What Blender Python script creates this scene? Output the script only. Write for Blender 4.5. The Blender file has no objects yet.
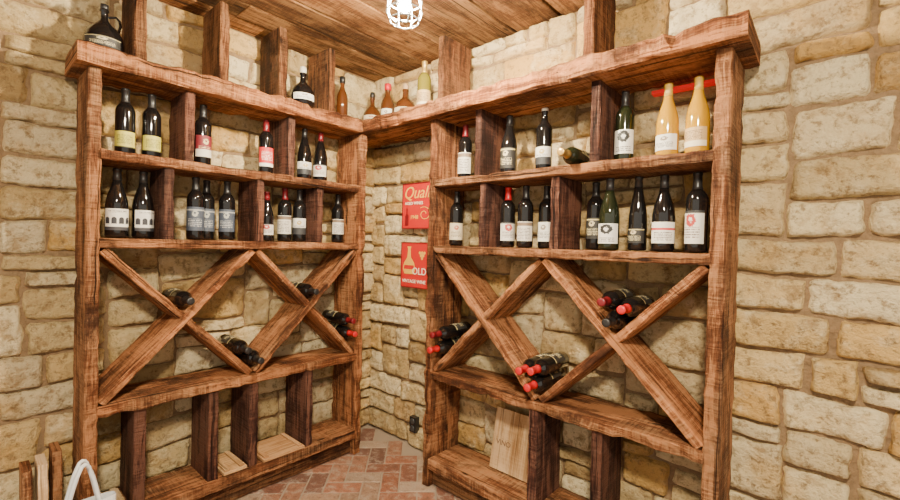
import bpy, math, random
from mathutils import Vector, Matrix, noise
random.seed(7)
R = random.Random(11)
V = Vector
H_CEIL = 2.43
XW, YW = -2.455, 1.955    # mortar planes of left / back wall
XF, YF = -2.15, 1.66      # rack fronts
XB, YB = -2.40, 1.90      # rack backs

# ------------------------------------------------------------------ materials
class NT:
    def __init__(s, name):
        s.m = bpy.data.materials.new(name); s.m.use_nodes = True
        s.t = s.m.node_tree; s.n = s.t.nodes; s.l = s.t.links
        s.b = s.n['Principled BSDF']
    def node(s, typ, **kw):
        n = s.n.new(typ)
        for k, v in kw.items(): setattr(n, k, v)
        return n
    def put(s, sock, v):
        if isinstance(v, bpy.types.NodeSocket): s.l.new(v, sock)
        elif v is not None: sock.default_value = v
    def math(s, op, a, b=None, c=None):
        n = s.node('ShaderNodeMath', operation=op)
        s.put(n.inputs[0], a); s.put(n.inputs[1], b)
        if c is not None: s.put(n.inputs[2], c)
        return n.outputs[0]
    def mix(s, f, a, b, bt='MIX'):
        n = s.node('ShaderNodeMix', data_type='RGBA', blend_type=bt)
        s.put(n.inputs[0], f)
        for i, v in ((6, a), (7, b)):
            if isinstance(v, tuple) and len(v) == 3: v = (*v, 1)
            s.put(n.inputs[i], v)
        return n.outputs[2]
    def coord(s, kind='Object'):
        return s.node('ShaderNodeTexCoord').outputs[kind]
    def mapping(s, vec, scale=(1, 1, 1)):
        n = s.node('ShaderNodeMapping'); s.l.new(vec, n.inputs[0]); n.inputs['Scale'].default_value = scale
        return n.outputs[0]
    def noise(s, vec, scale, detail=4, rough=.55, dist=0):
        n = s.node('ShaderNodeTexNoise'); s.l.new(vec, n.inputs['Vector'])
        n.inputs['Scale'].default_value = scale; n.inputs['Detail'].default_value = detail
        n.inputs['Roughness'].default_value = rough; n.inputs['Distortion'].default_value = dist
        return n.outputs[0]
    def voro(s, vec, scale, feature='F1'):
        n = s.node('ShaderNodeTexVoronoi', feature=feature); s.l.new(vec, n.inputs['Vector'])
        n.inputs['Scale'].default_value = scale
        return n.outputs['Distance']
    def ramp(s, f, stops):
        n = s.node('ShaderNodeValToRGB'); s.l.new(f, n.inputs[0])
        e = n.color_ramp.elements
        while len(e) < len(stops): e.new(.5)
        for i, (p, c) in enumerate(stops):
            e[i].position = p; e[i].color = (*c, 1)
        return n.outputs[0]
    def bump(s, h, strength=.5, dist=.01):
        n = s.node('ShaderNodeBump'); s.l.new(h, n.inputs['Height'])
        n.inputs['Strength'].default_value = strength; n.inputs['Distance'].default_value = dist
        s.l.new(n.outputs[0], s.b.inputs['Normal'])
    def set(s, **kw):
        for k, v in kw.items():
            k = k.replace('_', ' ')
            if isinstance(v, tuple) and len(v) == 3: v = (*v, 1)
            s.put(s.b.inputs[k], v)
    def tint(s):
        return s.node('ShaderNodeAttribute', attribute_name='tint')

def m_plain(name, col, rough=.5, metal=0, **kw):
    n = NT(name)
    no = n.noise(n.coord(), 30, 3)
    c = n.mix(n.math('MULTIPLY', no, .25), col, tuple(x*.7 for x in col))
    n.set(Base_Color=c, Roughness=rough, Metallic=metal, **kw)
    return n.m

def m_wood(name, d, m, l, rough=.7, bumps=.6, knots=True, wear=None, wear2=None):
    n = NT(name)
    uv = n.coord('UV')
    g1 = n.noise(n.mapping(uv, (1.8, 24, 1)), 1, 7, .70, 1.6)
    g2 = n.noise(n.mapping(uv, (9, 210, 1)), 1, 4, .65, .3)
    g3 = n.noise(n.mapping(uv, (3.0, 6, 1)), 1, 4, .6, .6)
    saw = n.noise(n.mapping(uv, (95, 6, 1)), 1, 4, .65, .5)
    f = n.math('ADD', n.math('MULTIPLY', g1, .78), n.math('MULTIPLY', g2, .36))
    f = n.math('ADD', f, n.math('MULTIPLY', g3, .56))
    f = n.math('ADD', f, n.math('MULTIPLY', saw, .20))
    col = n.ramp(f, [(.76, d), (.93, m), (1.0, l)])
    if wear:
        wn = n.noise(n.mapping(uv, (2.0, 8, 1)), 1, 6, .75, .5)
        wm = n.math('MULTIPLY', n.ramp(wn, [(.49, (0, 0, 0)), (.63, (1, 1, 1))]), n.ramp(saw, [(.42, (.12, .12, .12)), (.58, (.82, .82, .82))]))
        col = n.mix(wm, col, wear)
        if wear2:
            wn2 = n.noise(n.mapping(uv, (1.3, 14, 1)), 1, 6, .75, .9)
            col = n.mix(n.ramp(wn2, [(.56, (0, 0, 0)), (.71, (.6, .6, .6))]), col, wear2)
            dk = n.noise(n.mapping(uv, (2.6, 5, 1)), 1, 6, .75, .3)
            col = n.mix(n.ramp(dk, [(.37, (.85, .85, .85)), (.50, (0, 0, 0))]), col, d)
    cr = n.noise(n.mapping(uv, (1.2, 60, 1)), 1, 3, .5, .8)
    cm = n.ramp(cr, [(.32, (.9, .9, .9)), (.39, (0, 0, 0))])
    col = n.mix(cm, col, tuple(x*.35 for x in d))
    if knots:
        kv = n.voro(n.mapping(uv, (3.4, 10, 1)), 1)
        kn = n.math('ADD', kv, n.math('MULTIPLY', n.math('SUBTRACT', g1, .5), .16))
        col = n.mix(n.ramp(kn, [(.06, (.9, .9, .9)), (.12, (0, 0, 0))]), col, tuple(x*.5 for x in d))
        nh = n.voro(n.mapping(uv, (9, 14, 1)), 1)
        col = n.mix(n.ramp(nh, [(.035, (.95, .95, .95)), (.05, (0, 0, 0))]), col, (.012, .008, .006))
    col = n.mix(1.0, col, n.tint().outputs['Color'], 'MULTIPLY')
    n.set(Base_Color=col, Roughness=rough)
    n.b.inputs['Specular IOR Level'].default_value = .20
    h = n.math('ADD', n.math('ADD', g1, n.math('MULTIPLY', g2, .8)), n.math('MULTIPLY', saw, .9))
    h = n.math('SUBTRACT', h, n.math('MULTIPLY', cm, .8))
    n.bump(h, bumps, .011)
    return n.m

def m_stone(name):
    n = NT(name)
    co = n.coord()
    t = n.tint()
    sep = n.node('ShaderNodeSeparateColor'); n.l.new(t.outputs['Color'], sep.inputs[0])
    base = n.ramp(sep.outputs[0], [(0, (.48, .32, .14)), (.15, (.64, .47, .23)), (.35, (.78, .61, .33)), (.58, (.87, .72, .45)), (.70, (.72, .59, .38)), (.82, (.80, .56, .24)), (.92, (.72, .44, .15)), (1, (.58, .42, .23))])
    n1 = n.noise(co, 8, 7, .70)
    n2 = n.noise(co, 34, 6, .75)
    n3 = n.noise(co, 3.6, 5, .6)
    n4 = n.noise(co, 15, 5, .65)
    c = n.mix(n.ramp(n1, [(.50, (0, 0, 0)), (.68, (.75, .75, .75))]), base, (.93, .79, .52))
    c = n.mix(n.ramp(n3, [(.54, (0, 0, 0)), (.67, (.55, .55, .55))]), c, (.74, .46, .15))
    c = n.mix(n.ramp(n4, [(.33, (.75, .75, .75)), (.47, (0, 0, 0))]), c, (.42, .27, .125))
    c = n.mix(n.ramp(n2, [(.36, (.75, .75, .75)), (.48, (0, 0, 0))]), c, (.27, .165, .078))
    c = n.mix(1.0, c, n.mix(sep.outputs[1], (.72, .68, .62), (1.03, 1.03, 1.0)), 'MULTIPLY')
    n.set(Base_Color=c, Roughness=.92)
    n.b.inputs['Specular IOR Level'].default_value = .12
    hh = n.math('ADD', n.math('ADD', n1, n4), n.math('MULTIPLY', n2, .75))
    n.bump(hh, 1.0, .026)
    return n.m

def m_mortar():
    n = NT('mortar')
    co = n.coord()
    a = n.noise(co, 40, 5, .7); b = n.noise(co, 5, 3)
    c = n.ramp(a, [(.3, (.12, .072, .036)), (.7, (.30, .19, .10))])
    c = n.mix(n.math('MULTIPLY', b, .5), c, (.40, .27, .145))
    n.set(Base_Color=c, Roughness=.95)
    n.bump(a, 1.0, .015)
    return n.m

def m_brick():
    n = NT('floor_brick')
    co = n.coord(); t = n.tint()
    a = n.noise(co, 18, 6, .72); b = n.noise(co, 90, 3, .6)
    c = n.mix(n.ramp(a, [(.50, (0, 0, 0)), (.64, (.75, .75, .75))]), t.outputs['Color'], (.50, .41, .32))
    c = n.mix(n.ramp(a, [(.34, (.75, .75, .75)), (.46, (0, 0, 0))]), c, (.11, .055, .038))
    c = n.mix(n.math('MULTIPLY', b, .5), c, (.19, .095, .06))
    n.set(Base_Color=c, Roughness=.65)
    n.bump(n.math('ADD', a, b), .8, .010)
    return n.m

def m_glass(name, col, rough=.06, trans=0.0):
    n = NT(name)
    no = n.noise(n.coord(), 14, 2)
    c = n.mix(no, col, tuple(x*.75 for x in col))
    n.set(Base_Color=c, Roughness=rough)
    n.b.inputs['Transmission Weight'].default_value = trans
    n.b.inputs['Coat Weight'].default_value = .3
    return n.m

def m_label(name, bg, ink, band=None, b0=.0, b1=.12, emblem=None, textrange=(.15, .5), arch=False, er=.13):
    n = NT(name)
    uv = n.coord('UV')
    sp = n.node('ShaderNodeSeparateXYZ'); n.l.new(uv, sp.inputs[0])
    u, v = sp.outputs[0], sp.outputs[1]
    col = n.mix(n.math('MULTIPLY', n.noise(uv, 6), .2), bg, tuple(x*.8 for x in bg))
    fr = n.math('FRACT', n.math('MULTIPLY', v, 13))
    row = n.math('MULTIPLY', n.math('GREATER_THAN', fr, .3), n.math('LESS_THAN', fr, .8))
    cmb = n.node('ShaderNodeCombineXYZ')
    n.l.new(n.math('MULTIPLY', u, 60), cmb.inputs[0]); n.l.new(n.math('MULTIPLY', n.math('FLOOR', n.math('MULTIPLY', v, 13)), 7.3), cmb.inputs[1])
    txt = n.math('GREATER_THAN', n.noise(cmb.outputs[0], 1, 1), .47)
    inx = n.math('LESS_THAN', n.math('ABSOLUTE', n.math('SUBTRACT', u, .5)), .33)
    iny = n.math('MULTIPLY', n.math('GREATER_THAN', v, textrange[0]), n.math('LESS_THAN', v, textrange[1]))
    mk = n.math('MULTIPLY', n.math('MULTIPLY', row, txt), n.math('MULTIPLY', inx, iny))
    col = n.mix(mk, col, ink)
    if emblem:
        dx = n.math('SUBTRACT', u, .5); dy = n.math('SUBTRACT', v, .72)
        d = n.math('SQRT', n.math('ADD', n.math('MULTIPLY', dx, dx), n.math('MULTIPLY', dy, dy)))
        en = n.math('ADD', d, n.math('MULTIPLY', n.math('SUBTRACT', n.noise(uv, 14, 2), .5), .22))
        col = n.mix(n.math('LESS_THAN', en, er), col, emblem)
        col = n.mix(n.math('LESS_THAN', en, er*.38), col, bg)
    if arch:
        fu = n.math('SUBTRACT', n.math('FRACT', n.math('MULTIPLY', u, 4)), .5)
        ay = n.math('MAXIMUM', n.math('MULTIPLY', n.math('SUBTRACT', v, .50), 3.2), 0)
        d = n.math('SQRT', n.math('ADD', n.math('MULTIPLY', fu, fu), n.math('MULTIPLY', ay, ay)))
        am = n.math('MULTIPLY', n.math('LESS_THAN', d, .36), n.math('GREATER_THAN', v, .30))
        col = n.mix(am, col, ink)
    if band:
        bm = n.math('MULTIPLY', n.math('GREATER_THAN', v, b0), n.math('LESS_THAN', v, b1))
        col = n.mix(bm, col, band)
    n.set(Base_Color=col, Roughness=.55)
    return n.m

WOOD = m_wood('rough_sawn_wood', (.038, .0125, .006), (.20, .067, .024), (.46, .195, .078), wear=(.47, .245, .115), wear2=(.32, .170, .092), bumps=1.0)
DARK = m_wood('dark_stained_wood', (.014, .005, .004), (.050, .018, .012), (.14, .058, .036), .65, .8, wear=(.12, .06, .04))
PALE = m_wood('pale_pine_wood', (.36, .21, .10), (.60, .40, .22), (.74, .55, .35), .7, .25, knots=False)
CEILW = m_wood('ceiling_plank_wood', (.07, .025, .009), (.25, .105, .037), (.46, .23, .09), .7, .9, wear=(.43, .225, .098), wear2=(.32, .165, .072))
STONE = m_stone('limestone'); MORT = m_mortar(); BRICK = m_brick()

# ------------------------------------------------------------------ mesh builder
class MB:
    def __init__(s): s.v = []; s.f = []; s.mi = []; s.uv = []; s.t = []; s.sm = []
    def add(s, vs, fs, mi=0, uvs=None, tint=(1, 1, 1), smooth=False):
        o = len(s.v); s.v += [tuple(v) for v in vs]; s.t += [tint]*len(vs)
        for i, f in enumerate(fs):
            s.f.append([o+k for k in f]); s.mi.append(mi); s.sm.append(smooth)
            s.uv.append(uvs[i] if uvs else [(0, 0)]*len(f))
    def build(s, name, mats, parent=None, mat=None):
        me = bpy.data.meshes.new(name); me.from_pydata(s.v, [], s.f)
        for m in mats: me.materials.append(m)
        me.polygons.foreach_set('material_index', s.mi)
        me.polygons.foreach_set('use_smooth', s.sm)
        uvl = me.uv_layers.new(name='UVMap')
        flat = []
        for u in s.uv:
            for a in u: flat += [a[0], a[1]]
        uvl.data.foreach_set('uv', flat)
        ca = me.color_attributes.new('tint', 'FLOAT_COLOR', 'POINT')
        fl = []
        for t in s.t: fl += [t[0], t[1], t[2], 1]
        ca.data.foreach_set('color', fl)
        me.validate(); me.update()
        ob = bpy.data.objects.new(name, me); bpy.context.collection.objects.link(ob)
        if parent: ob.parent = parent
        if mat is not None: ob.matrix_world = mat
        return ob

def wtint(lo=.75, hi=1.15):
    a = R.uniform(lo, hi); b = R.uniform(-.05, .05)
    return (a*(1+b), a, a*(1-b))

def board(mb, a, b, W, w, t, mi=0, amp=.0025, ch=.004, tint=None, step=.03):
    """a,b end centres; W width direction; t thickness"""
    a, b = V(a), V(b); L = (b-a); ln = L.length; L.normalize(); W = V(W).normalized(); T = L.cross(W).normalized()
    hw, ht = w/2, t/2
    sec = [(hw-ch, -ht), (hw, -ht+ch), (hw, ht-ch), (hw-ch, ht), (-hw+ch, ht), (-hw, ht-ch), (-hw, -ht+ch), (-hw+ch, -ht)]
    s2 = []
    for i in range(8):
        p, q = sec[i], sec[(i+1) % 8]
        d = math.hypot(q[0]-p[0], q[1]-p[1]); k = max(1, int(d/.05))
        for j in range(k): s2.append((p[0]+(q[0]-p[0])*j/k, p[1]+(q[1]-p[1])*j/k))
    sec = s2; m = len(sec)
    per = [0]
    for i in range(m):
        p, q = sec[i], sec[(i+1) % m]; per.append(per[-1]+math.hypot(q[0]-p[0], q[1]-p[1]))
    n = max(2, int(ln/step)); seed = V((R.uniform(0, 99), R.uniform(0, 99), R.uniform(0, 99)))
    vs = []
    for i in range(n+1):
        s = ln*i/n; c = a+L*s
        for (x, y) in sec:
            e = amp*noise.noise(V((s*8, x*14, y*14))+seed)
            e2 = amp*noise.noise(V((s*30, x*30, y*30))+seed)*.9
            e3 = 0
            if abs(x) > hw-ch*1.5:   # chipped edges
                cn = noise.noise(V((s*14, x*9, y*25))+seed*1.7)
                e3 = -max(0, cn-.25)*amp*6
            edge = 1.8 if abs(x) > hw-ch*1.5 else .5
            vs.append(c+W*(x+math.copysign(1, x)*((e+e2)*edge+e3))+T*(y+math.copysign(1, y)*((e2-amp*.3)*.6+e3*.35)))
    fs, uvs = [], []
    u0, v0 = R.uniform(0, 50), R.uniform(0, 50)
    for i in range(n):
        for j in range(m):
            j2 = (j+1) % m
            fs.append([i*m+j, i*m+j2, (i+1)*m+j2, (i+1)*m+j])
            ua, ub = u0+ln*i/n, u0+ln*(i+1)/n
            uvs.append([(ua, v0+per[j]), (ua, v0+per[j+1]), (ub, v0+per[j+1]), (ub, v0+per[j])])
    fs.append(list(range(m))[::-1]); uvs.append([(u0+sec[k][0]*.3, v0+sec[k][1]) for k in range(m)][::-1])
    fs.append([n*m+k for k in range(m)]); uvs.append([(u0+3+sec[k][0]*.3, v0+sec[k][1]) for k in range(m)])
    mb.add(vs, fs, mi, uvs, tint or wtint())

def box(mb, lo, hi, mi=0, tint=(1, 1, 1)):
    x0, y0, z0 = lo; x1, y1, z1 = hi
    vs = [(x0, y0, z0), (x1, y0, z0), (x1, y1, z0), (x0, y1, z0), (x0, y0, z1), (x1, y0, z1), (x1, y1, z1), (x0, y1, z1)]
    fs = [(0, 3, 2, 1), (4, 5, 6, 7), (0, 1, 5, 4), (1, 2, 6, 5), (2, 3, 7, 6), (3, 0, 4, 7)]
    uvs = [[(vs[k][0]+vs[k][1], vs[k][2]+vs[k][1]*.3) for k in f] for f in fs]
    mb.add(vs, fs, mi, uvs, tint)

def lathe(mb, prof, mi=0, seg=24, c=(0, 0, 0), smooth=True):
    vs, fs = [], []
    c = V(c)
    for (r, z) in prof:
        for k in range(seg):
            a = 2*math.pi*k/seg; vs.append(c+V((r*math.cos(a), r*math.sin(a), z)))
    for i in range(len(prof)-1):
        for k in range(seg):
            k2 = (k+1) % seg; fs.append([i*seg+k, i*seg+k2, (i+1)*seg+k2, (i+1)*seg+k])
    fs.append([k for k in range(seg)][::-1]); fs.append([(len(prof)-1)*seg+k for k in range(seg)])
    mb.add(vs, fs, mi, None, (1, 1, 1), smooth)

def tube(mb, pts, r, mi=0, seg=6, closed=False):
    pts = [V(p) for p in pts]; n = len(pts); vs, fs = [], []
    for i, p in enumerate(pts):
        if closed: d = pts[(i+1) % n]-pts[i-1]
        else: d = pts[min(i+1, n-1)]-pts[max(i-1, 0)]
        d.normalize(); up = V((0, 0, 1)) if abs(d.z) < .9 else V((1, 0, 0))
        a = d.cross(up).normalized(); b = d.cross(a)
        for k in range(seg):
            th = 2*math.pi*k/seg; vs.append(p+a*r*math.cos(th)+b*r*math.sin(th))
    for i in range(n if closed else n-1):
        i2 = (i+1) % n
        for k in range(seg):
            k2 = (k+1) % seg; fs.append([i*seg+k, i*seg+k2, i2*seg+k2, i2*seg+k])
    mb.add(vs, fs, mi, None, (1, 1, 1), True)

# ------------------------------------------------------------------ stone walls
def stone_wall(name, L, org, U, N, seed):
    rr = random.Random(seed)
    cell = .068; nc = int(L/cell); nr = int(math.ceil(H_CEIL/cell))
    cw = L/nc; chh = H_CEIL/nr
    occ = [[False]*nc for _ in range(nr)]
    org, U, N = V(org), V(U), V(N); Z = V((0, 0, 1))
    mb = MB()
    a = org; p = [a, a+U*L, a+U*L+Z*H_CEIL, a+Z*H_CEIL]
    q = [x-N*.12 for x in p]
    mb.add(p+q, [(0, 1, 2, 3), (7, 6, 5, 4), (0, 4, 5, 1), (1, 5, 6, 2), (2, 6, 7, 3), (3, 7, 4, 0)], 1)
    def warp(u, z):
        du = 0 if (u < .001 or u > L-.001) else noise.noise(V((u*5+seed, z*5, 1.3)))*.018
        dz = 0 if (z < .001 or z > H_CEIL-.001) else noise.noise(V((u*3.5, z*6+seed, 7.7)))*.020
        return u+du, z+dz
    for r in range(nr):
        c = 0
        while c < nc:
            if occ[r][c]: c += 1; continue
            w = rr.choice([2, 3, 3, 4, 4, 5, 5, 6]); h = rr.choice([1, 2, 2, 2, 2, 2, 3])
            if w <= 2 and h == 3: h = 2
            ww = 0
            while ww < w and c+ww < nc and not occ[r][c+ww]: ww += 1
            rem = 0
            while c+ww+rem < nc and not occ[r][c+ww+rem]: rem += 1
            if rem == 1: ww += 1
            h = min(h, nr-r)
            for i in range(h):
                for j in range(ww): occ[r+i][c+j] = True
            u0, u1 = c*cw, (c+ww)*cw; z0, z1 = r*chh, (r+h)*chh
            gap = rr.uniform(.003, .008)
            nu = max(8, int((u1-u0)/.015)); nz = max(8, int((z1-z0)/.015))
            prot = rr.uniform(.024, .039); sd = rr.uniform(0, 100)
            tilt = (rr.uniform(-.005, .005), rr.uniform(-.005, .005))
            jit = [(rr.uniform(-.007, .007), rr.uniform(-.007, .007)) for _ in range(4)]
            cr = rr.uniform(.01, .08)
            vs, fs = [], []
            for j in range(nz+1):
                bj = math.sin((j/nz-.5)*math.pi)*.5+(2*j/nz-1)*.5
                for i in range(nu+1):
                    ai = math.sin((i/nu-.5)*math.pi)*.5+(2*i/nu-1)*.5
                    x = ai*math.sqrt(1-cr*abs(bj)**8); y = bj*math.sqrt(1-cr*abs(ai)**8)
                    uu = (u0+u1)/2+x*((u1-u0)/2); zz = (z0+z1)/2+y*((z1-z0)/2)
                    uu, zz = warp(uu, zz)
                    uu -= x*gap; zz -= y*gap
                    fa, fb = (ai+1)/2, (bj+1)/2
                    wts = [(1-fa)*(1-fb), fa*(1-fb), fa*fb, (1-fa)*fb]
                    uu += sum(wts[k]*jit[k][0] for k in range(4)); zz += sum(wts[k]*jit[k][1] for k in range(4))
                    uu = min(max(uu, .002), L-.002); zz = min(max(zz, .002), H_CEIL-.002)
                    prof = max(0, (1-abs(ai)**16))**.5*max(0, (1-abs(bj)**14))**.5
                    n1 = noise.noise(V((uu*13, zz*13, sd)))
                    n1 = round(n1*3)/3*.5+n1*.5
                    nn = n1*.013+noise.noise(V((uu*36, zz*36, sd)))*.009+noise.noise(V((uu*80, zz*80, sd)))*.004
                    d = prof*(prot+nn+ai*tilt[0]+bj*tilt[1])
                    d = min(d, .048)
                    en = noise.noise(V((uu*30, zz*30, sd+5)))*.008
                    vs.append(org+U*(uu+en*(1-prof))+Z*(zz+en*(1-prof))+N*(d-.001))
            for j in range(nz):
                for i in range(nu):
                    k = j*(nu+1)+i; fs.append([k, k+1, k+nu+2, k+nu+1])
            mb.add(vs, fs, 0, None, (rr.random(), rr.random(), 0), True)
            c += ww
    return mb.build(name, [STONE, MORT])

LW, LB = 3.3, 3.7
stone_wall('wall_left', LW, (XW, YW-LW, 0), (0, 1, 0), (1, 0, 0), 3)
stone_wall('wall_back', LB, (XW, YW, 0), (1, 0, 0), (0, -1, 0), 9)

# ------------------------------------------------------------------ floor
fl = MB()
x0, x1, y0, y1 = XW-.1, XW+LB, YW-LW, YW+.1
box(fl, (x0, y0, -.08), (x1, y1, -.004), 1)
bw = .098; ang = math.radians(45); cs, sn = math.cos(ang), math.sin(ang)
def brick(cx, cy, lx, ly):
    g = .004; ps = []
    for (sx, sy) in ((-1, -1), (1, -1), (1, 1), (-1, 1)):
        for ins, z in ((0, -.006), (0, -.0025), (.004, 0)):
            x = cx+sx*(lx/2-g-ins); y = cy+sy*(ly/2-g-ins)
            ps.append((x*cs-y*sn, x*sn+y*cs, z))
    mx = sum(p[0] for p in ps)/12; my = sum(p[1] for p in ps)/12
    if not (x0+.16 < mx < x1-.1 and y0+.1 < my < y1-.16): return
    dz = R.uniform(-.0015, 0); ps = [(p[0], p[1], p[2]+dz) for p in ps]
    fs = [(2, 5, 8, 11)]
    for k in range(4):
        k2 = (k+1) % 4
        fs += [(3*k, 3*k2, 3*k2+1, 3*k+1), (3*k+1, 3*k2+1, 3*k2+2, 3*k+2)]
    t = R.choice([(.36, .13, .07), (.42, .20, .12), (.25, .095, .058), (.42, .26, .17), (.38, .155, .09), (.48, .35, .25), (.19, .09, .065)])
    k = R.uniform(.8, 1.1); fl.add(ps, fs, 0, None, tuple(a*k for a in t))
for r in range(-50, 50):
    for k in range(-25, 25):
        hx = r+4*k
        if abs(hx) < 45: brick((hx+1)*bw, (r+.5)*bw, 2*bw, bw)
        vx = r+3+4*k
        if abs(vx) < 45: brick((vx+.5)*bw, (r+1)*bw, bw, 2*bw)
GROUT = m_plain('floor_grout', (.36, .28, .21), .9)
fl.build('floor', [BRICK, GROUT])

# ------------------------------------------------------------------ ceiling
ce = MB()
box(ce, (x0, y0, H_CEIL+.03), (x1, y1, H_CEIL+.1), 1)
x = XW-.08
while x < x1-.05:
    w = R.uniform(.17, .27); w = min(w, x1-x)
    cut = R.uniform(y0+.6, y1-.6)
    for (ya, yb) in ((y0, cut-.001), (cut+.001, y1)):
        zz = H_CEIL+.017+R.uniform(-.003, .003)
        board(ce, (x+w/2, ya, zz), (x+w/2, yb, zz), (1, 0, 0), w-.012, .028, 0, .004, .004, wtint(.5, 1.15), .12)
    x += w
ce.build('ceiling', [CEILW, DARK])

# ------------------------------------------------------------------ racks
Z_BOT, Z_MID, Z_S2, Z_S1, Z_TOP = .155, .622, 1.29, 1.64, 2.03   # top surfaces
TH = .042
def rack(side):
    mb = MB()
    if side == 'L':
        P = lambda s, d, z: V((XF-d, s, z)); D = V((-1, 0, 0))
        s0, s1 = .322, 1.65; tb0, tb1 = .285, 1.582; ptl = .045; oh = .04; rise = 0.0
        div_top = [.49, .82, 1.11, 1.40]; div1 = [.68, 1.165]; div2 = [.604, 1.005, 1.344]; divb = [.51, .80, .99, 1.30]
    else:
        P = lambda s, d, z: V((s, YF+d, z)); D = V((0, 1, 0))
        s0, s1 = -1.63, -.258; tb0, tb1 = -2.40, -.212; ptl = .052; oh = .065; rise = .016
        div_top = [-1.57, -.76]; div1 = [-1.313, -.723]; div2 = [-1.274, -.891]; divb = [-.965, -.678]
    dep = .248; pt = .052; Zv = V((0, 0, 1))
    zt0 = Z_TOP-.082
    for s, p_ in ((s0+ptl/2, ptl), (s1-pt/2, pt)):
        board(mb, P(s, dep/2, .002), P(s, dep/2, zt0+rise), D, dep, p_, 0, .006, .006, wtint(.85, 1.05))
    i0, i1 = s0+ptl, s1-pt; e = .004
    for z, th in ((Z_BOT, .06), (Z_MID, .045), (Z_S2, TH), (Z_S1, TH)):
        board(mb, P(i0-e, dep/2, z-th/2), P(i1+e, dep/2, z-th/2), D, dep+.004, th, 0, .006 if z != Z_BOT else .003, .005, wtint(.85, 1.15))
    board(mb, P(i0, .05, .05), P(i1, .05, .05), Zv, .092, .03, 0, .001, .003, wtint(.45, .6))
    board(mb, P(tb0, dep/2-oh/2, Z_TOP-.041), P(tb1, dep/2-oh/2, Z_TOP-.041+rise), D, dep+oh, .080, 0, .008, .008, (1.15, 1.1, 1.05))
    for s in div_top:
        board(mb, P(s, dep/2, Z_TOP-.002), P(s, dep/2, R.uniform(2.385, 2.405)), D, dep-.02, .045, 0, .004, .005, wtint(.36, .60))
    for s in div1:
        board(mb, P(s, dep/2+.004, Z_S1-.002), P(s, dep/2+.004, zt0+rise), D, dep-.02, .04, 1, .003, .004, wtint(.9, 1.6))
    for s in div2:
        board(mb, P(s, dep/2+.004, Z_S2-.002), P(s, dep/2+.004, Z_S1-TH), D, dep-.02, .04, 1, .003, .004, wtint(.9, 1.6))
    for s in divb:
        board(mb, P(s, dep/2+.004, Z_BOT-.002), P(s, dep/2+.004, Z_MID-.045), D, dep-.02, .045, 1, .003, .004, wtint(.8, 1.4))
    mid = (i0+i1)/2; zl, zh = Z_MID+.006, Z_S2-TH-.006
    for (a, b) in ((i0+.01, mid-.012), (mid+.012, i1-.01)):
        up_full = (side == 'L')
        pa, pb = (a, b) if up_full else (b, a)
        dd = dep/2+.006
        board(mb, P(pa, dd, zl), P(pb, dd, zh), D, dep-.012, .036, 0, .004, .004, wtint(.95, 1.35))
        q0, q1 = P(pa, dd, zh), P(pb, dd, zl); c = (q0+q1)/2; d = (q1-q0).normalized()
        board(mb, q0, c-d*.019, D, dep-.02, .035, 0, .004, .004, wtint(.95, 1.35))
        board(mb, c+d*.019, q1, D, dep-.02, .035, 0, .004, .004, wtint(.95, 1.35))
    mb.build('wine_rack', [WOOD, DARK])
    return i0, i1, mid, zl, zh
LI = rack('L'); RI = rack('R')

# ------------------------------------------------------------------ bottles
G_BLK = m_glass('dark_bottle_glass', (.008, .007, .007))
G_GRN = m_glass('green_bottle_glass', (.014, .018, .008))
G_GOLD = m_glass('white_wine_glass', (.60, .31, .008), .08, .08)
G_AMB = m_glass('amber_glass', (.11, .035, .010), .05, .1)
G_CLR = m_glass('olive_glass', (.24, .20, .025), .05, .15)
F_BLK = m_plain('black_foil', (.02, .018, .018), .35)
F_RED = m_plain('red_foil', (.60, .012, .018), .35)
F_MAR = m_plain('maroon_foil', (.18, .01, .015), .35)
F_GLD = m_plain('gold_foil', (.65, .42, .12), .3, .6)
F_YEL = m_plain('yellow_foil', (.60, .38, .06), .4)
F_WHT = m_plain('cream_foil', (.7, .66, .55), .4)
CORK = m_plain('cork', (.50, .33, .19), .8)
WHITE = (.80, .77, .69)
L_WHT = m_label('label_white', WHITE, (.06, .05, .05), None, emblem=(.25, .2, .15))
L_ARC = m_label('label_arches', WHITE, (.04, .04, .05), (.05, .05, .06), .0, .16, textrange=(.82, .95), arch=True)
L_YEL = m_label('label_yellow', (.60, .54, .09), (.06, .06, .02), (.05, .05, .02), .0, .06, textrange=(.2, .8))
L_RED = m_label('label_red', (.62, .03, .03), (.85, .8, .7), (.85, .8, .7), .0, .18, textrange=(.3, .8))
L_BLU = m_label('label_slate', (.07, .085, .12), (.5, .5, .5), (.4, .4, .4), .84, .9, emblem=(.45, .45, .4))
L_WRD = m_label('label_white_red_band', WHITE, (.1, .05, .05), (.55, .04, .04), .62, .72, textrange=(.12, .55))
L_BLK = m_label('label_black', (.025, .022, .02), (.7, .6, .35), (.55, .45, .2), .88, .94, emblem=(.6, .5, .3))
L_SCR = m_label('label_ornate', (.74, .69, .60), (.10, .07, .06), (.22, .15, .10), .78, .96, textrange=(.05, .72))
L_PRG = m_label('label_parchment', (.66, .55, .38), (.12, .07, .04), None, emblem=(.4, .1, .05))
L_GLD = m_label('label_tan_gold', (.60, .40, .18), (.12, .07, .04), (.80, .70, .5), .0, .3, textrange=(.35, .85))
L_CRS = m_label('label_crest', (.72, .68, .60), (.12, .06, .05), (.03, .03, .03), .92, 1.0, emblem=(.45, .05, .04), er=.2)
L_MNO = m_label('label_monogram', WHITE, (.05, .05, .05), None, emblem=(.02, .02, .02), er=.24, textrange=(.1, .3))
L_WIN = m_label('label_wine_red', (.22, .02, .03), (.75, .62, .35), (.75, .7, .6), .0, .35, emblem=(.7, .55, .25))
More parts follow.
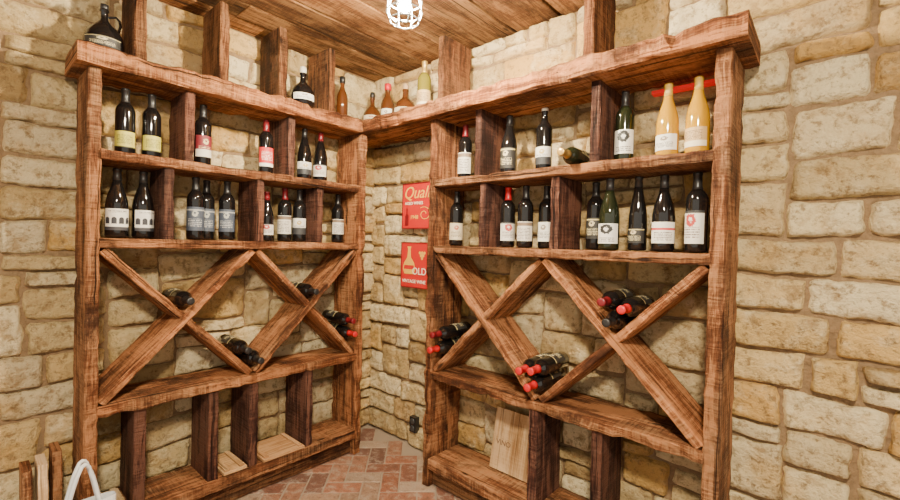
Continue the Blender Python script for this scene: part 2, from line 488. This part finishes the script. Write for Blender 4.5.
L_2TN = m_label('label_two_tone', (.78, .74, .66), (.08, .06, .05), (.04, .04, .045), .0, .42, emblem=(.5, .35, .1), textrange=(.45, .58))

PROF = {
 'bdx': [(.030, 0), (.035, .002), (.037, .008), (.037, .100), (.037, .186), (.0362, .196), (.0325, .208), (.025, .219), (.018, .228), (.0152, .238), (.0145, .25), (.0143, .278), (.0158, .279), (.0158, .289), (.0143, .291), (.006, .2915)],
 'bur': [(.032, 0), (.038, .002), (.0405, .009), (.0405, .09), (.0402, .135), (.038, .155), (.033, .178), (.026, .200), (.0195, .220), (.0160, .240), (.0145, .258), (.0143, .278), (.0158, .279), (.0158, .288), (.0143, .291), (.006, .2915)],
 'hock': [(.028, 0), (.034, .002), (.036, .008), (.036, .12), (.0350, .145), (.031, .175), (.0255, .205), (.0195, .235), (.016, .26), (.0140, .29), (.0155, .291), (.0155, .301), (.0140, .303), (.006, .3035)],
}
def bottle(kind, loc, glass=None, foil=None, label=None, lz=(.045, .135), face=None, lay=None, h=1.0, name='wine_bottle', foil_z=.225, half=72):
    glass = glass or G_BLK; foil = foil or F_BLK
    mb = MB(); pr = PROF[kind]
    low = [p for p in pr if p[1] <= foil_z+.02]
    lathe(mb, low, 0)
    top = [p for p in pr if p[1] >= foil_z]
    top = [(r+.0006, z) for r, z in top]
    lathe(mb, top, 1, 20)
    if label:
        rb = pr[3][0]+.0007; n = 16; vs, fs, uvs = [], [], []
        for j, z in enumerate(lz):
            for i in range(n+1):
                a = math.radians(-90-half+2*half*i/n); vs.append((rb*math.cos(a), rb*math.sin(a), z))
        for i in range(n):
            fs.append([i, i+1, n+2+i, n+1+i]); uvs.append([(i/n, 0), ((i+1)/n, 0), ((i+1)/n, 1), (i/n, 1)])
        mb.add(vs, fs, 2, uvs, (1, 1, 1), True)
    loc = V(loc)
    if lay is not None:
        Zd = V(lay).normalized(); up = V((0, 0, 1)); Yd = -(up-Zd*up.dot(Zd)).normalized(); Xd = Yd.cross(Zd)
        rot = Matrix((Xd, Yd, Zd)).transposed().to_4x4()
    else:
        rot = Matrix.Rotation(face if face is not None else 0, 4, 'Z')
    return mb.build(name, [glass, foil, label or L_WHT], None, Matrix.Translation(loc) @ rot @ Matrix.Scale(h, 4))

def std(side, s, d, z, kind, label=None, foil=None, glass=None, lz=(.045, .135), h=1.0, fz=.225):
    if side == 'L': p = V((XF-d, s, z+.0025))
    else: p = V((s, YF+d, z+.0025))
    to = V((-.55, .45, 0))-p; fa = math.atan2(to.y, to.x)+math.pi/2+R.uniform(-.35, .35)
    bottle(kind, p, glass, foil, label, lz, fa, None, h, foil_z=fz)

Z1, Z2 = Z_S1, Z_S2
std('L', .465, .12, Z1, 'bdx', L_YEL, lz=(.03, .10), h=.97)
std('L', .560, .12, Z1, 'bdx', L_YEL, lz=(.03, .10), h=.97)
std('L', .768, .12, Z1, 'bdx', L_WIN, F_BLK, lz=(.04, .14))
std('L', 1.075, .12, Z1, 'bdx', L_RED, F_MAR, lz=(.04, .14))
std('L', 1.299, .12, Z1, 'bur', L_2TN, F_BLK, lz=(.03, .10))
std('L', 1.402, .12, Z1, 'bur', L_CRS, F_MAR, lz=(.03, .10))
std('L', .440, .12, Z2, 'bur', L_ARC, lz=(.03, .12))
std('L', .533, .12, Z2, 'bur', L_ARC, lz=(.03, .12))
std('L', .735, .10, Z2, 'bdx', L_BLU, lz=(.04, .15))
std('L', .808, .175, Z2, 'bdx', L_BLU, lz=(.04, .15))
std('L', .884, .12, Z2, 'bdx', L_BLU, lz=(.04, .15))
std('L', 1.087, .12, Z2, 'bur', L_CRS, F_MAR, lz=(.035, .10), h=.9)
std('L', 1.188, .12, Z2, 'bdx', L_SCR, F_MAR, lz=(.04, .14))
std('L', 1.276, .12, Z2, 'bdx', L_2TN, F_BLK, lz=(.04, .13))
std('L', 1.530, .12, Z2, 'bdx', L_SCR, F_BLK, lz=(.05, .14))

std('R', -1.479, .12, Z1, 'bdx', L_SCR, F_MAR, lz=(.03, .14))
std('R', -1.200, .12, Z1, 'bur', L_BLK, F_BLK, lz=(.03, .13))
std('R', -1.008, .12, Z1, 'bdx', L_2TN, F_WHT, lz=(.03, .11), fz=.27)
std('R', -.643, .12, Z1, 'bdx', L_MNO, F_BLK, G_GRN, lz=(.035, .13), h=1.0)
std('R', -.482, .12, Z1, 'bur', L_WHT, F_YEL, G_GOLD, lz=(.03, .09), h=.98, fz=.24)
std('R', -.380, .12, Z1, 'bur', L_GLD, F_YEL, G_GOLD, lz=(.03, .10), h=.99, fz=.24)
std('R', -1.528, .12, Z2, 'bdx', L_PRG, F_BLK, lz=(.03, .12))
std('R', -1.197, .12, Z2, 'bdx', L_CRS, F_RED, lz=(.03, .12))
std('R', -1.090, .11, Z2, 'bdx', L_SCR, F_BLK, lz=(.03, .12))
std('R', -1.010, .165, Z2, 'bdx', L_WHT, F_BLK, lz=(.03, .12))
std('R', -.775, .17, Z2, 'bdx', L_BLK, F_BLK)
std('R', -.683, .09, Z2, 'bur', L_MNO, F_BLK, G_GRN, lz=(.025, .105))
std('R', -.584, .13, Z2, 'hock', L_BLK, F_BLK, lz=(.03, .09), h=.97, fz=.25)
std('R', -.486, .12, Z2, 'bur', L_WRD, F_BLK, lz=(.03, .11))
std('R', -.3735, .12, Z2, 'bdx', L_CRS, F_BLK, lz=(.03, .15))

def laid(side, s, z, foil=None, glass=None, kind='bdx', out=.0):
    if side == 'L': p = V((XB+.012+out, s, z)); d = (1, 0, 0)
    else: p = V((s, YB-.012-out, z)); d = (0, -1, 0)
    bottle(kind, p, glass, foil, L_BLK, lay=d)
r_ = .0385
def vrest(I, which):
    i0, i1, mid, zl, zh = I
    if which == 'lo': xa, xb = i0+.01, mid-.012
    else: xa, xb = mid+.012, i1-.01
    th = math.atan2(zh-zl, xb-xa)
    return (xa+xb)/2, (zl+zh)/2, th, (r_+.0210)/math.cos(th)
cx, cz, th, up = vrest(LI, 'lo'); laid('L', cx, cz+up)
cx, cz, th, up = vrest(LI, 'hi'); laid('L', cx, cz+up)
cx, cz, th, up = vrest(RI, 'hi')
p0 = (cx, cz+up)
laid('R', *p0, F_BLK)
laid('R', p0[0]+.078*math.cos(th), p0[1]+.078*math.sin(th), F_RED)
laid('R', p0[0]+.078*math.cos(th+math.pi/3), p0[1]+.078*math.sin(th+math.pi/3), F_MAR)
for side, I, fo in (('L', LI, (F_BLK, F_BLK, None)), ('R', RI, (F_RED, F_RED, F_RED))):
    cx, cz, th, up = vrest(I, 'lo'); m = I[2]; zb = I[3]-.012*math.tan(th)+up+.003
    laid(side, m, zb, fo[0], out=.02)
    laid(side, m-.078*math.cos(th), zb+.078*math.sin(th), fo[1])
    if fo[2]: laid(side, m-.078*math.cos(th+math.pi/3), zb+.078*math.sin(th+math.pi/3), fo[2], out=.03)
cx, cz, th, up = vrest(LI, 'hi'); s = LI[1]-r_-.006
z = LI[3]+(LI[1]-.01-s)*math.tan(th)+up+.002
laid('L', s, z, F_RED); laid('L', s-.012, z+.079, F_MAR)
s = RI[0]+r_+.006; z = RI[3]+(s-RI[0]-.01)*math.tan(th)+up+.002
laid('R', s, z, F_RED); laid('R', s+.012, z+.079, F_MAR)
laid('R', -.83, Z1+.0425, F_GLD, G_GRN, out=.0)

def liquor(name, loc, prof, glass, cap, cap_prof, label=None, lz=None, lr=None, handle=False, face=0):
    mb = MB(); lathe(mb, prof, 0, 28); lathe(mb, cap_prof, 1, 18)
    if label:
        n = 14; vs, fs, uvs = [], [], []
        for z in lz:
            for i in range(n+1):
                a = math.radians(-90-55+110*i/n); vs.append((lr*math.cos(a), lr*math.sin(a), z))
        for i in range(n):
            fs.append([i, i+1, n+2+i, n+1+i]); uvs.append([(i/n, 0), ((i+1)/n, 0), ((i+1)/n, 1), (i/n, 1)])
        mb.add(vs, fs, 2, uvs, (1, 1, 1), True)
    if handle:
        tube(mb, [(.013, 0, .160), (.038, 0, .168), (.050, 0, .155), (.053, 0, .135), (.046, 0, .105)], .005, 0, 8)
    mb.build(name, [glass, cap, label or L_WHT], None, Matrix.Translation(V(loc)) @ Matrix.Rotation(face, 4, 'Z'))
ZT = Z_TOP+.004; ZR = Z_TOP+.006
jug = [(.05, 0), (.064, .004), (.068, .02), (.068, .055), (.064, .08), (.050, .105), (.030, .125), (.018, .138), (.013, .150), (.0125, .178), (.016, .180), (.016, .188), (.011, .189)]
liquor('liquor_jug', (-2.26, .388, ZT), jug, G_BLK, F_BLK, [(.011, .187), (.014, .189), (.014, .208), (.008, .210)], L_BLK, (.02, .06), .0692, True, math.radians(75))
rnd = [(.030, 0), (.044, .003), (.055, .018), (.060, .045), (.056, .075), (.042, .098), (.024, .112), (.015, .122), (.0135, .15), (.017, .152), (.017, .16), (.012, .161)]
cp = [(.012, .158), (.016, .16), (.018, .175), (.014, .188), (.006, .19)]
def sc(p, a, b): return [(r*a, z*b) for r, z in p]
liquor('round_decanter', (-2.25, 1.27, ZT), sc(rnd, 1.1, 1.25), G_BLK, F_WHT, sc(cp, 1.1, 1.25), L_WHT, (.04, .075), .0668, False, math.radians(70))
slim = [(.026, 0), (.031, .004), (.031, .12), (.027, .14), (.016, .165), (.012, .18), (.012, .215), (.015, .217), (.015, .225), (.008, .226)]
liquor('liqueur_bottle', (-2.25, 1.53, ZT), sc(slim, 1.1, 1.1), G_AMB, F_BLK, sc([(.013, .20), (.0155, .201), (.0155, .235), (.012, .237)], 1.1, 1.1), None, None, None)
liquor('round_decanter', (-2.27, 1.775, ZR), sc(rnd, 1, 1.25), G_AMB, F_BLK, sc(cp, 1, 1.25), L_PRG, (.035, .075), .0608, False, math.radians(45))
liquor('liqueur_bottle', (-2.135, 1.79, ZR), sc(slim, 1.35, 1.12), G_AMB, F_RED, sc([(.013, .20), (.0155, .201), (.0155, .235), (.012, .237)], 1.35, 1.12), L_WHT, (.03, .10), .0424, False, math.radians(35))
liquor('round_decanter', (-1.97, 1.79, ZR+.001), sc(rnd, 1.15, 1.2), G_AMB, CORK, sc(cp, 1.1, 1.2), L_PRG, (.035, .070), .0698, False, math.radians(35))
bottle('bdx', (-1.80, 1.78, ZR+.002), G_CLR, F_GLD, L_GLD, (.04, .13), math.radians(35), None, 1.08)

# ------------------------------------------------------------------ posters
RED = m_plain('poster_red', (.58, .018, .014), .5)
YEL = m_plain('poster_yellow', (.80, .45, .06), .5)
CRM = m_plain('poster_cream', (.85, .76, .58), .5)
def text(s, size, loc, mat, parent, shear=0):
    cu = bpy.data.curves.new('lettering', 'FONT'); cu.body = s; cu.size = size; cu.extrude = .0008; cu.shear = shear; cu.offset = .0003
    o = bpy.data.objects.new('lettering', cu); bpy.context.collection.objects.link(o)
    o.rotation_euler = (math.pi/2, 0, 0); o.location = loc; cu.materials.append(mat); o.parent = parent
    return o
def poster(x, z, w, h, kind):
    mb = MB()
    box(mb, (x, 1.882, z), (x+w, 1.899, z+h), 0)
    for (a, b, c, d) in ((0, 0, w, .005), (0, h-.005, w, h), (0, 0, .005, h), (w-.005, 0, w, h)):
        box(mb, (x+a, 1.879, z+b), (x+c, 1.8825, z+d), 1)
    yy = 1.8805
    if kind == 2:
        pts = [(-.045, 0), (.045, 0), (.06, .03), (.05, .065), (.018, .10), (.012, .15), (.02, .165), (-.02, .165), (-.012, .15), (-.018, .10), (-.05, .065), (-.06, .03)]
        mb.add([(x+.075+px*.95, yy, z+.085+pz*1.05) for px, pz in pts], [list(range(12))], 2)
        mb.add([(x+.075+px, yy-.0006, z+.085+pz) for px, pz in [(-.048, .030), (.048, .030), (.042, .055), (-.042, .055)]], [[0, 1, 2, 3]], 0)
        for (gx, gz) in ((.17, .22), (.19, .22), (.21, .22), (.18, .203), (.20, .203), (.19, .186)):
            mb.add([(x+gx+.010*math.cos(k*math.pi/6), yy, z+gz+.010*math.sin(k*math.pi/6)) for k in range(12)], [list(range(12))], 2)
    else:
        vs = []
        for k in range(26):
            a = k*.34; rr_ = .010+.0018*k
            for q in (0, .006): vs.append((x+.20+(rr_+q)*math.cos(a), yy, z+.09+(rr_+q)*.8*math.sin(a)))
        mb.add(vs, [[2*k, 2*k+1, 2*k+3, 2*k+2] for k in range(25)], 2)
        pts = [(-.016, 0), (.016, 0), (.016, .06), (.006, .078), (.006, .11), (-.006, .11), (-.006, .078), (-.016, .06)]
        mb.add([(x+.045+px, yy, z+.018+pz) for px, pz in pts], [list(range(8))], 1)
    ob = mb.build('red_wall_poster', [RED, F_MAR, YEL])
    if kind == 1:
        text('Quality', .105, (x+.012, yy, z+.190), YEL, ob, .3)
        text('AGED WINES', .027, (x+.025, yy, z+.150), CRM, ob)
        text('1948', .036, (x+.075, yy, z+.06), YEL, ob)
    else:
        text('OLD', .060, (x+.105, yy, z+.085), CRM, ob)
        text('VINTAGE WINE', .030, (x+.015, yy, z+.030), CRM, ob)
poster(-2.075, 1.39, .27, .285, 1)
poster(-2.075, 1.02, .27, .285, 2)

mb = MB()
box(mb, (-1.975, 1.893, .11), (-1.92, 1.925, .205), 0)
for zz in (.135, .18):
    k0 = len(mb.v)
    lathe(mb, [(.018, 0), (.018, .003), (.014, .005)], 1, 16)
    for i in range(k0, len(mb.v)):
        vx, vy, vz = mb.v[i]; mb.v[i] = (-1.9475+vx, 1.893-vz, zz+vy)
mb.build('power_outlet', [F_BLK, m_plain('outlet_grey', (.05, .05, .05), .4)])

# ------------------------------------------------------------------ crate panel, lids, planks, bag
BRAND = m_plain('branded_ink', (.26, .15, .08), .8)
mb = MB()
pl = .30; tilt = math.radians(11)
a0 = V((-1.145, 1.815, Z_BOT+.0075)); a1 = a0+V((0, math.sin(tilt), math.cos(tilt)))*pl
board(mb, a0, a1, (1, 0, 0), .29, .012, 0, .0006, .0015, (.85, .77, .66))
panel = mb.build('wooden_crate_panel', [PALE])
o = text('VINO', .035, (-1.265, 1.815+.125*math.sin(tilt)-.0085, Z_BOT+.13), BRAND, panel)
o.rotation_euler = (math.pi/2-tilt, 0, 0)

def lid(y0_, y1_, d0, d1, z, tint):
    mb = MB()
    board(mb, (XF-(d0+d1)/2, y0_, z), (XF-(d0+d1)/2, y1_, z), (1, 0, 0), d1-d0, .014, 0, .0006, .002, tint)
    for yy in (y0_+.02, y1_-.02):
        board(mb, (XF-d0-.01, yy, z+.012), (XF-d1+.01, yy, z+.012), (0, 1, 0), .022, .008, 0, .0003, .001, tint)
    mb.build('crate_lid', [PALE])
lid(1.035, 1.262, -.01, .215, Z_BOT+.0125, (.75, .58, .45))
lid(.845, .955, .0, .215, Z_BOT+.0125, (.8, .68, .55))
lid(.385, .475, -.03, .215, Z_BOT+.0125, (1.0, .98, .9))

for k, (yy, xt, hh) in enumerate(((.265, -2.36, .43), (.222, -2.345, .40), (.178, -2.35, .385))):
    mb = MB()
    board(mb, (-2.27, yy, .014), (xt, yy, hh), (1, 0, 0), .12, .030, 0, .002, .003, wtint(.9, 1.3))
    mb.build('timber_offcut', [WOOD if k != 1 else PALE])

BAGM = m_plain('white_bag_cloth', (.80, .80, .82), .7)
mb = MB(); n = 28; rows = 12; vs = []; fs = []
bc = V((-2.00, .30, 0))
for j in range(rows+1):
    z = .004+.33*j/rows
    w = .10*(1+.10*math.sin(j*.6))*(1-.12*j/rows); d = .055*(1-.55*(j/rows)**2)
    for k in range(n):
        a = 2*math.pi*k/n
        e = 1+.08*noise.noise(V((math.cos(a)*2, math.sin(a)*2, z*9)))
        cx_ = math.copysign(abs(math.cos(a))**.6, math.cos(a)); sy_ = math.copysign(abs(math.sin(a))**.6, math.sin(a))
        vs.append(bc+V((sy_*d*e, cx_*w*e, z)))
for j in range(rows):
    for k in range(n):
        k2 = (k+1) % n; fs.append([j*n+k, j*n+k2, (j+1)*n+k2, (j+1)*n+k])
fs.append(list(range(n))[::-1])
mb.add(vs, fs, 0, None, (1, 1, 1), True)
for sx in (-.02, .02):
    pts = [bc+V((sx+.012*math.sin(i*.4), -.05+.10*i/14, .31+.17*math.sin(math.pi*i/14))) for i in range(15)]
    tube(mb, pts, .007, 0, 8)
mb.build('white_tote_bag', [BAGM])

mb = MB(); box(mb, (-.57, 1.868, 1.930), (-.32, 1.905, 1.944), 0)
n = NT('red_led'); n.set(Base_Color=(.7, .01, .01), Emission_Color=(1, .01, .01), Emission_Strength=.4)
mb.build('red_led_strip', [n.m])

# ------------------------------------------------------------------ cage pendant lamp
CAGE = m_plain('cage_metal', (.34, .34, .35), .4, .5)
n = NT('bulb_glow'); n.set(Base_Color=(1, 1, 1), Emission_Color=(1, .86, .60), Emission_Strength=6400.0); BULB = n.m
def lamp(x, y, zb):
    mb = MB()
    h = .15
    rs = [(.030, 0), (.054, .012), (.066, .045), (.063, .085), (.050, .125), (.034, h)]
    for k in range(8):
        a = 2*math.pi*(k+.5)/8
        tube(mb, [(r*math.cos(a), r*math.sin(a), z) for r, z in rs], .0024, 0, 6)
    for r, z in rs:
        tube(mb, [(r*math.cos(2*math.pi*k/28), r*math.sin(2*math.pi*k/28), z) for k in range(28)], .0024, 0, 6, True)
    lathe(mb, [(.034, h-.004), (.036, h), (.036, h+.03), (.024, h+.045), (.022, h+.09), (.008, h+.10)], 0, 24)
    tube(mb, [(0, 0, h+.09), (0, 0, H_CEIL-zb-.02)], .004, 1, 8)
    lathe(mb, [(.05, H_CEIL-zb-.022), (.055, H_CEIL-zb-.018), (.055, H_CEIL-zb-.001)], 0, 24)
    bl = [(.004, .050), (.013, .053), (.020, .064), (.022, .077), (.020, .090), (.013, .106), (.011, .118), (.011, h)]
    lathe(mb, bl, 2, 20)
    mb.build('cage_pendant_lamp', [CAGE, F_BLK, BULB], None, Matrix.Translation((x, y, zb)))
lamp(-1.20, 1.076, 2.10)

def light(name, typ, loc, energy, size, col, rot=(0, 0, 0)):
    d = bpy.data.lights.new(name, typ); d.energy = energy; d.color = col
    if typ == 'AREA': d.shape = 'SQUARE'; d.size = size
    else: d.shadow_soft_size = size
    o = bpy.data.objects.new(name, d); o.location = loc; o.rotation_euler = rot
    bpy.context.collection.objects.link(o)
light('fill_light', 'AREA', (.15, -.15, 2.40), 130, .22, (1, .87, .64), (math.radians(25), 0, math.radians(41)))  # added fill: unseen area lamp above the camera, no modelled fixture

w = bpy.data.worlds.new('World'); bpy.context.scene.world = w; w.use_nodes = True
w.node_tree.nodes['Background'].inputs[0].default_value = (1, .92, .78, 1)
w.node_tree.nodes['Background'].inputs[1].default_value = 1.2

# ------------------------------------------------------------------ camera
cam = bpy.data.cameras.new('camera'); co = bpy.data.objects.new('camera', cam); bpy.context.collection.objects.link(co)
cam.lens = 17.32; cam.sensor_width = 36; cam.clip_start = .02
co.matrix_world = Matrix.Translation((0, 0, 1.30)) @ Matrix.Rotation(math.radians(41.4), 4, 'Z') @ Matrix.Rotation(math.radians(89.2), 4, 'X') @ Matrix.Rotation(math.radians(1.43), 4, 'Z')
bpy.context.scene.camera = co
